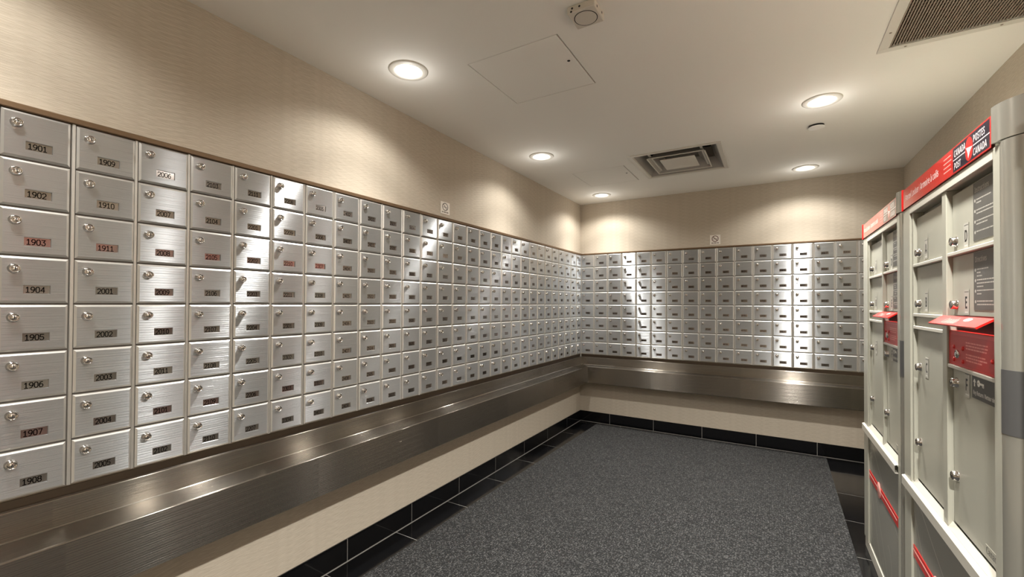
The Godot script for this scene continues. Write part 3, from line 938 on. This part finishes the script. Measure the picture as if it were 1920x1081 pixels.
func make_prints() -> void:
	# header sign, 0.83 x 0.076 m
	var im := Image.create(1120, 104, false, Image.FORMAT_RGBA8)
	var red := Color(0.80, 0.105, 0.115)
	im.fill(red)
	var white := Color(0.95, 0.90, 0.88)
	im.fill_rect(Rect2i(30, 12, 4, 80), Color(0.92, 0.70, 0.66))
	var x := write(im, "Parcel Locker", Vector2(58, 66), 44, white, true, 0.86)
	im.fill_rect(Rect2i(int(x) + 10, 34, 3, 36), white)
	write(im, "Armoire à colis", Vector2(x + 24, 66), 44, white, true, 0.86)
	for i in 4:
		im.fill_rect(Rect2i(662, 18 + i * 18, [86, 92, 84, 88][i], 5), Color(0.93, 0.66, 0.62))
	var navy := Color(0.055, 0.05, 0.16)
	im.fill_rect(Rect2i(772, 5, 338, 94), navy)
	im.fill_rect(Rect2i(772, 50, 338, 4), white)
	write(im, "CANADA", Vector2(784, 42), 36, white, true, 0.80)
	write(im, "POST", Vector2(784, 90), 36, white, true, 0.80)
	write(im, "POSTES", Vector2(972, 42), 36, white, true, 0.80)
	write(im, "CANADA", Vector2(972, 90), 36, white, true, 0.80)
	ellipse(im, Vector2(934, 52), Vector2(36, 44), red)
	poly(im, PackedVector2Array([Vector2(906, 42), Vector2(966, 50), Vector2(944, 62), Vector2(926, 86), Vector2(922, 66)]), white)
	var hp := printed("header_print", im, 0.09)
	hp.clearcoat_enabled = true
	hp.clearcoat = 1.0
	hp.clearcoat_roughness = 0.03
	# notices on doors D and E
	for k in 2:
		var n := Image.create(224, 208, false, Image.FORMAT_RGBA8)
		n.fill(Color(0.345, 0.335, 0.315))
		var pale := Color(0.70, 0.68, 0.64)
		if k == 0: write(n, "Instructions", Vector2(12, 36), 26, pale, true, 0.8)
		else: write(n, "Directives", Vector2(12, 36), 26, pale, true, 0.8)
		var y := 60
		for i in 4:
			ellipse(n, Vector2(15, y + 4), Vector2(6, 6), pale)
			for j in ([2, 2, 2, 1] if k == 0 else [3, 3, 2, 2])[i]:
				small_print(n, 28, rng.randi_range(120, 205) if j == 0 else rng.randi_range(60, 190), y + j * 12, 4, pale)
			y += 38
		printed("notice_%d" % k, n, 0.4)
	# key return notice
	var q := Image.create(300, 104, false, Image.FORMAT_RGBA8)
	q.fill(Color(0.33, 0.325, 0.31))
	var bright := Color(0.90, 0.88, 0.84)
	poly(q, PackedVector2Array([Vector2(28, 10), Vector2(44, 28), Vector2(34, 28), Vector2(34, 48), Vector2(22, 48), Vector2(22, 28), Vector2(12, 28)]), bright)
	ellipse(q, Vector2(72, 28), Vector2(16, 16), bright)
	q.fill_rect(Rect2i(84, 23, 44, 10), bright)
	q.fill_rect(Rect2i(110, 30, 7, 12), bright)
	q.fill_rect(Rect2i(121, 30, 7, 12), bright)
	ellipse(q, Vector2(66, 28), Vector2(4, 4), Color(0.33, 0.325, 0.31))
	write(q, "Key Return / Retour de clé", Vector2(12, 86), 27, bright, true, 0.74)
	printed("key_notice", q, 0.4)
	# letter plates
	for k in 6:
		var l := Image.create(48, 96, false, Image.FORMAT_RGBA8)
		l.fill(Color(0.70, 0.685, 0.64))
		stroke(l, [Vector2(6, 8), Vector2(42, 8)], 3.0, Color(0.35, 0.34, 0.32))
		write(l, "ABCDEF"[k], Vector2(7, 72), 64, Color(0.10, 0.10, 0.10), true, 0.72)
		l.fill_rect(Rect2i(8, 84, 30, 4), Color(0.85, 0.84, 0.80))
		printed("letter_%s" % "ABCDEF"[k].to_lower(), l, 0.4)
	# small script on door F
	var cw := Image.create(160, 56, false, Image.FORMAT_RGBA8)
	cw.fill(Color(0.655, 0.645, 0.59))
	write(cw, "Canada", Vector2(4, 44), 50, Color(0.10, 0.09, 0.08), true, 0.80, true)
	printed("wordmark", cw, 0.32)
	# print on the red drop slot and flap
	var rd := Image.create(280, 112, false, Image.FORMAT_RGBA8)
	rd.fill(Color(0.72, 0.12, 0.10))
	for i in 7:
		if i != 3:
			small_print(rd, 108, 108 + [126, 130, 120, 0, 118, 124, 96][i], 20 + i * 11, 5, Color(0.90, 0.55, 0.50))
	printed("slot_print", rd, 0.35)
	var fl := Image.create(300, 32, false, Image.FORMAT_RGBA8)
	fl.fill(Color(0.82, 0.14, 0.12))
	write(fl, "Canada", Vector2(70, 26), 25, Color(0.95, 0.78, 0.75), false, 1.0, true)
	ellipse(fl, Vector2(196, 10), Vector2(20, 6), Color(0.95, 0.78, 0.72))
	printed("flap_print", fl, 0.3)
	# lower panel: pale sweeping lines on grey
	var lp := Image.create(560, 400, false, Image.FORMAT_RGBA8)
	lp.fill(Color(0.545, 0.535, 0.495))
	var pale2 := Color(0.66, 0.65, 0.605)
	for c in [[Vector2(10, -10), Vector2(60, 160), Vector2(200, 330), Vector2(330, 430)], [Vector2(20, -10), Vector2(110, 120), Vector2(260, 260), Vector2(420, 420)], [Vector2(60, -10), Vector2(200, 60), Vector2(380, 150), Vector2(580, 210)], [Vector2(0, 40), Vector2(20, 190), Vector2(110, 340), Vector2(180, 420)]]:
		var pts := []
		for i in 25:
			var t := i / 24.0
			var u := 1.0 - t
			pts.append(c[0] * u * u * u + c[1] * 3 * u * u * t + c[2] * 3 * u * t * t + c[3] * t * t * t)
		stroke(lp, pts, 3.5, pale2)
	var sw := []
	for i in 25:
		var t := i / 24.0 * 4.2
		sw.append(Vector2(380, 330) + Vector2(cos(2.8 - t), sin(2.8 - t)) * (78.0 - 6.0 * t))
	stroke(lp, sw, 3.5, pale2)
	printed("lower_print", lp, 0.25)


# ------------------------------------------------------------------ parcel lockers

func lock_on(door: Node, x: float, y: float, z: float) -> void:
	var st := begin()
	lathe(st, [Vector2(0.0155, 0.0), Vector2(0.0150, 0.002), Vector2(0.0136, 0.003), Vector2(0.0132, 0.0105), Vector2(0.0122, 0.0130), Vector2(0.0100, 0.0140), Vector2(0.0085, 0.0128), Vector2(0.0070, 0.0135), Vector2(0.0, 0.0140)], 24)
	put("lock", st.commit(), M.chrome, door, Vector3(x, y, z))


func print_part(called: String, parent: Node, lo: Vector3, hi: Vector3, m: Material) -> void:
	var st := begin()
	print_quad(st, Vector3(lo.x, lo.y, hi.z), Vector3(hi.x, lo.y, hi.z), hi, Vector3(lo.x, hi.y, hi.z))
	quad(st, Vector3(lo.x, hi.y, hi.z), hi, Vector3(hi.x, hi.y, lo.z), Vector3(lo.x, hi.y, lo.z))
	quad(st, Vector3(lo.x, lo.y, lo.z), Vector3(hi.x, lo.y, lo.z), Vector3(hi.x, lo.y, hi.z), Vector3(lo.x, lo.y, hi.z))
	put(called, st.commit(), m, parent)


# local x runs from the far end to the near end, z towards the room, front plane at z = 0
func locker(z0: float, dr0: float, dr1: float, w: float, dl0: float, cap: float, label: String) -> void:
	var o := thing("parcel_locker", label, "parcel locker", Vector3(LOCK_X, 0, z0), -PI / 2, "parcel lockers along the right wall")
	var back := -(RW - LOCK_X) + 0.003
	var rec := -0.016                              # face of the doors
	var dl1 := dl0 + 0.327
	put("cabinet", box(Vector3(0.0, 0.06, back), Vector3(w, 1.80, rec - 0.022), 0.004), M.locker_grey, o)
	put("plinth", box(Vector3(0.012, 0.0, back + 0.02), Vector3(w - 0.005, 0.06, -0.03)), M.locker_band, o)
	# frame
	put("stile", frame_bar(Vector3(0.0, 0.06, rec - 0.022), Vector3(dl0 - 0.022, 1.74, 0.0)), M.locker_grey, o)
	put("stile", frame_bar(Vector3(dl0 - 0.022, 0.70, rec - 0.022), Vector3(dl0 - 0.002, 1.712, -0.006)), M.locker_grey, o)
	put("stile", frame_bar(Vector3(dl1 + 0.004, 0.70, rec - 0.022), Vector3(dr0 - 0.004, 1.712, -0.003)), M.locker_grey, o)
	put("stile", frame_bar(Vector3(dr1 + 0.002, 0.06, rec - 0.022), Vector3(w, 1.74, 0.0)), M.locker_grey, o)
	put("top_rail", frame_bar(Vector3(dl0 - 0.022, 1.712, rec - 0.022), Vector3(dr1 + 0.002, 1.74, 0.0)), M.locker_rail, o)
	var sill := begin()                            # sloping sill under the doors and its proud rail
	var yy := [[0.658, 0.010], [0.690, 0.010], [0.692, 0.008], [0.695, -0.003], [0.697, -0.003], [0.716, -0.014]]
	for i in yy.size() - 1:
		quad(sill, Vector3(0.004, yy[i][0], yy[i][1]), Vector3(dr1, yy[i][0], yy[i][1]), Vector3(dr1, yy[i + 1][0], yy[i + 1][1]), Vector3(0.004, yy[i + 1][0], yy[i + 1][1]))
	quad(sill, Vector3(0.004, 0.658, -0.012), Vector3(dr1, 0.658, -0.012), Vector3(dr1, 0.658, 0.010), Vector3(0.004, 0.658, 0.010))
	put("sill", sill.commit(), M.locker_rail, o)
	# doors: name, left, right, bottom, top
	for d in [["A", dl0, dl1, 1.517, 1.690], ["B", dl0, dl1, 1.334, 1.506], ["C", dl0, dl1, 0.718, 1.276], ["D", dr0, dr1, 1.521, 1.696], ["E", dr0, dr1, 1.334, 1.510], ["F", dr0, dr1, 0.718, 1.178]]:
		var door := put("door", frame_bar(Vector3(d[1], d[3], rec - 0.02), Vector3(d[2], d[4], rec), 0.0025), M.locker_grey, o)
		var right: bool = d[1] == dr0
		var lx: float = d[1] + (0.030 if right else 0.038)
		var ly: float = {"A": 1.557, "B": 1.369, "C": 1.137, "D": 1.553, "E": 1.366, "F": 1.136}[d[0]]
		lock_on(door, lx, ly, rec)
		if d[0] in ["C", "F"]:
			lock_on(door, lx, 0.862, rec)
		var px: float = d[1] + (0.092 if right else 0.098)
		print_part("letter_plate", door, Vector3(px, ly - 0.028, rec), Vector3(px + 0.036, ly + 0.042, rec + 0.001), M["letter_%s" % d[0].to_lower()])
		if d[0] == "D":
			print_part("notice", door, Vector3(dr0 + (dr1 - dr0) * 0.49, 1.537, rec), Vector3(dr1 - 0.002, 1.692, rec + 0.001), M.notice_0)
		elif d[0] == "E":
			print_part("notice", door, Vector3(dr0 + (dr1 - dr0) * 0.49, 1.352, rec), Vector3(dr1 - 0.002, 1.506, rec + 0.001), M.notice_1)
		elif d[0] == "F":
			print_part("notice", door, Vector3(dr0 + (dr1 - dr0) * 0.44, 1.115, rec), Vector3(dr1 - 0.004, 1.174, rec + 0.001), M.key_notice)
			print_part("wordmark", door, Vector3(dr1 - 0.105, 0.728, rec), Vector3(dr1 - 0.025, 0.756, rec + 0.0006), M.wordmark)
	# rails between the doors, and the blank panel between B and C
	for r in [[dl0, dl1, 1.506, 1.517], [dl0, dl1, 1.322, 1.334], [dl0, dl1, 1.276, 1.288], [dr0, dr1, 1.510, 1.521], [dr0, dr1, 1.178, 1.189]]:
		put("cross_rail", frame_bar(Vector3(r[0] - 0.003, r[2], rec - 0.02), Vector3(r[1] + 0.003, r[3], -0.004)), M.locker_rail, o)
	put("blank_panel", frame_bar(Vector3(dl0, 1.288, rec - 0.02), Vector3(dl1, 1.322, rec + 0.003)), M.locker_grey, o)
	# red drop slot
	var slot := put("drop_slot", frame_bar(Vector3(dr0 - 0.004, 1.189, rec - 0.015), Vector3(dr1, 1.290, -0.008)), M.locker_red, o)
	print_part("slot_print", slot, Vector3(dr0 + 0.006, 1.195, -0.008), Vector3(dr1 - 0.006, 1.278, -0.0076), M.slot_print)
	var lk := begin()
	lathe(lk, [Vector2(0.0125, 0.0), Vector2(0.012, 0.003), Vector2(0.009, 0.0045), Vector2(0.0075, 0.003), Vector2(0.006, 0.0045), Vector2(0.0, 0.0045)], 20)
	put("lock", lk.commit(), M.chrome, slot, Vector3(dr0 + 0.067, 1.224, -0.0075))
	for p in [Vector2(0.040, 1.243), Vector2(0.108, 1.243), Vector2(0.040, 1.206), Vector2(0.108, 1.206), Vector2(0.300, 1.227)]:
		var s := begin()
		lathe(s, [Vector2(0.0065, 0.0), Vector2(0.0060, 0.002), Vector2(0.0040, 0.0035), Vector2(0.0, 0.004)], 14)
		put("rivet", s.commit(), M.locker_red, slot, Vector3(dr0 + p.x * (dr1 - dr0) / 0.33, p.y, -0.0078))
	put("slot_opening", box(Vector3(dr0 - 0.002, 1.290, rec - 0.018), Vector3(dr1, 1.328, rec - 0.010)), M.dark_slot, o)
	# flap, standing open
	var f := begin()
	var a := Vector3(dr0 - 0.036, 1.331, rec + 0.012)
	var b := Vector3(dr1 - 0.001, 1.331, rec + 0.012)
	var c := Vector3(dr1 - 0.001, 1.308, 0.030)
	var e := Vector3(dr0 - 0.036, 1.308, 0.030)
	var up := (b - a).cross(c - a).normalized()
	if up.y < 0: up = -up
	var t := up * 0.0022
	quad(f, e + t, c + t, b + t, a + t)
	quad(f, a - t, b - t, c - t, e - t)
	quad(f, e - t, c - t, c + t, e + t)
	quad(f, a - t, e - t, e + t, a + t)
	quad(f, c - t, b - t, b + t, c + t)
	var flap := put("flap", f.commit(), M.locker_red, o)
	var fp := begin()
	var k := up * 0.0027
	print_quad(fp, e + k, c + k, b + k, a + k)
	put("flap_print", fp.commit(), M.flap_print, flap)
	# header sign
	print_part("header_sign", o, Vector3(0.006, 1.742, -0.004), Vector3(dr1 + 0.004, 1.818, 0.003), M.header_print)
	put("header_edge", box(Vector3(0.0, 1.738, -0.02), Vector3(0.006, 1.824, 0.006), 0.001), M.locker_red, o)
	put("header_back", box(Vector3(0.006, 1.742, -0.05), Vector3(dr1 + 0.004, 1.818, -0.004), 0.001), M.locker_grey, o)
	# lower panel and red stripe
	var lo := put("lower_panel", box(Vector3(dl0 * 0.25, 0.06, rec - 0.02), Vector3(dr1 + 0.002, 0.657, -0.008)), M.locker_grey, o)
	print_part("panel_print", lo, Vector3(0.012, 0.075, -0.008), Vector3(dr1, 0.655, -0.0075), M.lower_print)
	var stripe := put("stripe", frame_bar(Vector3(0.02, 0.418, -0.0076), Vector3(dr1 - 0.01, 0.462, -0.0055), 0.0008), M.locker_red, o)
	put("stripe_highlight", box(Vector3(0.045, 0.440, -0.0056), Vector3(dr1 - 0.05, 0.446, -0.0050)), M.pale_red, stripe)  # highlight along the stripe, put in as a paler strip
	var em := begin()
	lathe(em, [Vector2(0.040, 0.0), Vector2(0.039, 0.0014), Vector2(0.0, 0.0016)], 32)
	put("emblem", em.commit(), M.pale_red, stripe, Vector3(0.365, 0.441, -0.0056))
	put("floor_rail", box(Vector3(0.0, 0.0, -0.03), Vector3(w, 0.062, -0.004), 0.003), M.locker_rail, o)
	if z0 < 2.0:
		put("side_bracket", box(Vector3(-0.028, 0.66, -0.06), Vector3(0.0, 0.83, -0.04), 0.004), M.locker_rail, o)
	# rounded corner post with its cap
	put("corner_post", post(w, 0.060, 0.0, 1.742, 0.0, back), M.locker_post, o)
	put("post_cap", post(w - 0.026, cap, 1.746, 1.832, 0.006, back), M.locker_post, o)
	put("post_band", post(w + 0.0005, 0.0603, 1.073, 1.219, 0.0008, back), M.locker_band, o)


func frame_bar(lo: Vector3, hi: Vector3, b := 0.0018) -> ArrayMesh:
	return box(lo, hi, b)


# upright with a rounded near corner of radius r, from x to x + r, front at z = front
func post(x: float, r: float, y0: float, y1: float, front: float, back: float) -> ArrayMesh:
	var st := begin()
	var line := [Vector2(x, front - 0.03), Vector2(x, front)]
	var nrm := []
	for i in 13:
		var t := i / 12.0 * PI / 2
		line.append(Vector2(x + r * sin(t), front - r + r * cos(t)))
	line.append(Vector2(x + r, back))
	for i in line.size() - 1:
		var a: Vector2 = line[i]
		var b: Vector2 = line[i + 1]
		var round_ := i >= 2 and i < 14
		var na := Vector3(a.x - x, 0, a.y - (front - r)).normalized() if round_ else Vector3(-(b - a).normalized().y, 0, (b - a).normalized().x)
		var nb := Vector3(b.x - x, 0, b.y - (front - r)).normalized() if round_ else na
		if i == 0:
			na = Vector3(-1, 0, 0); nb = na
		if i == 1 or i == line.size() - 2:
			na = Vector3(0, 0, 1) if i == 1 else Vector3(1, 0, 0)
			nb = na
		var ps := [Vector3(a.x, y0, a.y), Vector3(b.x, y0, b.y), Vector3(b.x, y1, b.y), Vector3(a.x, y1, a.y)]
		var ns := [na, nb, nb, na]
		for j in [0, 2, 1, 0, 3, 2]:
			vert(st, ps[j], ns[j], Vector2(ps[j].x, ps[j].y))
	var c := Vector2(x, front - r)
	for i in range(1, line.size() - 1):            # flat ends
		var a: Vector2 = line[i]
		var b: Vector2 = line[i + 1]
		for y in [y0, y1]:
			var n := Vector3(0, 1 if y == y1 else -1, 0)
			var ps := [Vector3(c.x, y, c.y), Vector3(a.x, y, a.y), Vector3(b.x, y, b.y)]
			for j in ([0, 2, 1] if y == y1 else [0, 1, 2]):
				vert(st, ps[j], n, Vector2(ps[j].x, ps[j].z))
	return st.commit()


func lockers() -> void:
	make_prints()
	mat("pale_red", Color(0.90, 0.62, 0.58), 0.35)
	locker(1.625, 0.490, 0.775, 0.820, 0.136, 0.0865, "grey parcel locker with a faded pink header, the farther one by the far wall")
	locker(2.507, 0.488, 0.818, 0.858, 0.114, 0.098, "grey parcel locker with a bright red header, the nearer one at the right edge")
	locker(3.505, 0.488, 0.818, 0.858, 0.114, 0.098, "grey parcel locker beside the camera, just out of view at right")


# ------------------------------------------------------------------ carpet and signs

func carpet() -> void:
	var o := thing("carpet", "dark charcoal ribbed entrance carpet covering most of the floor", "carpet")
	var st := begin()
	var pts := [Vector2(0.222, 0.055), Vector2(2.338, 0.030), Vector2(2.308, 2.2), Vector2(2.300, 6.2), Vector2(0.150, 6.2), Vector2(0.180, 2.7)]
	var top := 0.008
	for tr in [[0, 5, 1], [1, 5, 2], [5, 4, 2], [2, 4, 3]]:
		var q := []
		for i in tr:
			q.append(Vector3(pts[i].x, top, pts[i].y))
		tri(st, q[0], q[1], q[2])
	put("pile", st.commit(), M.carpet_pile, o)
	st = begin()
	for i in 6:
		var a: Vector2 = pts[i]
		var b: Vector2 = pts[(i + 1) % 6]
		quad(st, Vector3(b.x, 0, b.y), Vector3(a.x, 0, a.y), Vector3(a.x, top, a.y), Vector3(b.x, top, b.y))
	put("bound_edge", st.commit(), M.carpet_edge, o)


func signs() -> void:
	for k in 2:
		var im := Image.create(96, 96, false, Image.FORMAT_RGBA8)
		im.fill(Color(0.90, 0.87, 0.82))
		var ink := Color(0.36, 0.32, 0.29) if k == 0 else Color(0.34, 0.17, 0.14)
		im.fill_rect(Rect2i(27, 38, 42, 5), Color(0.55, 0.52, 0.48))
		ellipse(im, Vector2(48, 38), Vector2(31, 31), ink, 6.0)
		stroke(im, [Vector2(28, 18), Vector2(68, 58)], 6.0, ink)
		small_print(im, 14, 82, 76, 9, Color(0.45, 0.40, 0.36))
		var m := printed("sign_%d" % k, im, 0.5)
		if k == 0:
			var o := thing("prohibition_sign", "small white prohibition sign with a grey circle on the left wall", "sign", Vector3(-0.012, 1.975, 2.517), PI / 2, "small prohibition signs")
			print_part("card", o, Vector3(0, 0, 0), Vector3(0.097, 0.083, 0.002), m)
		else:
			var o := thing("prohibition_sign", "small white prohibition sign with a dark red circle on the far wall", "sign", Vector3(1.386, 1.966, -0.012), 0.0, "small prohibition signs")
			print_part("card", o, Vector3(0, 0, 0), Vector3(0.096, 0.097, 0.002), m)
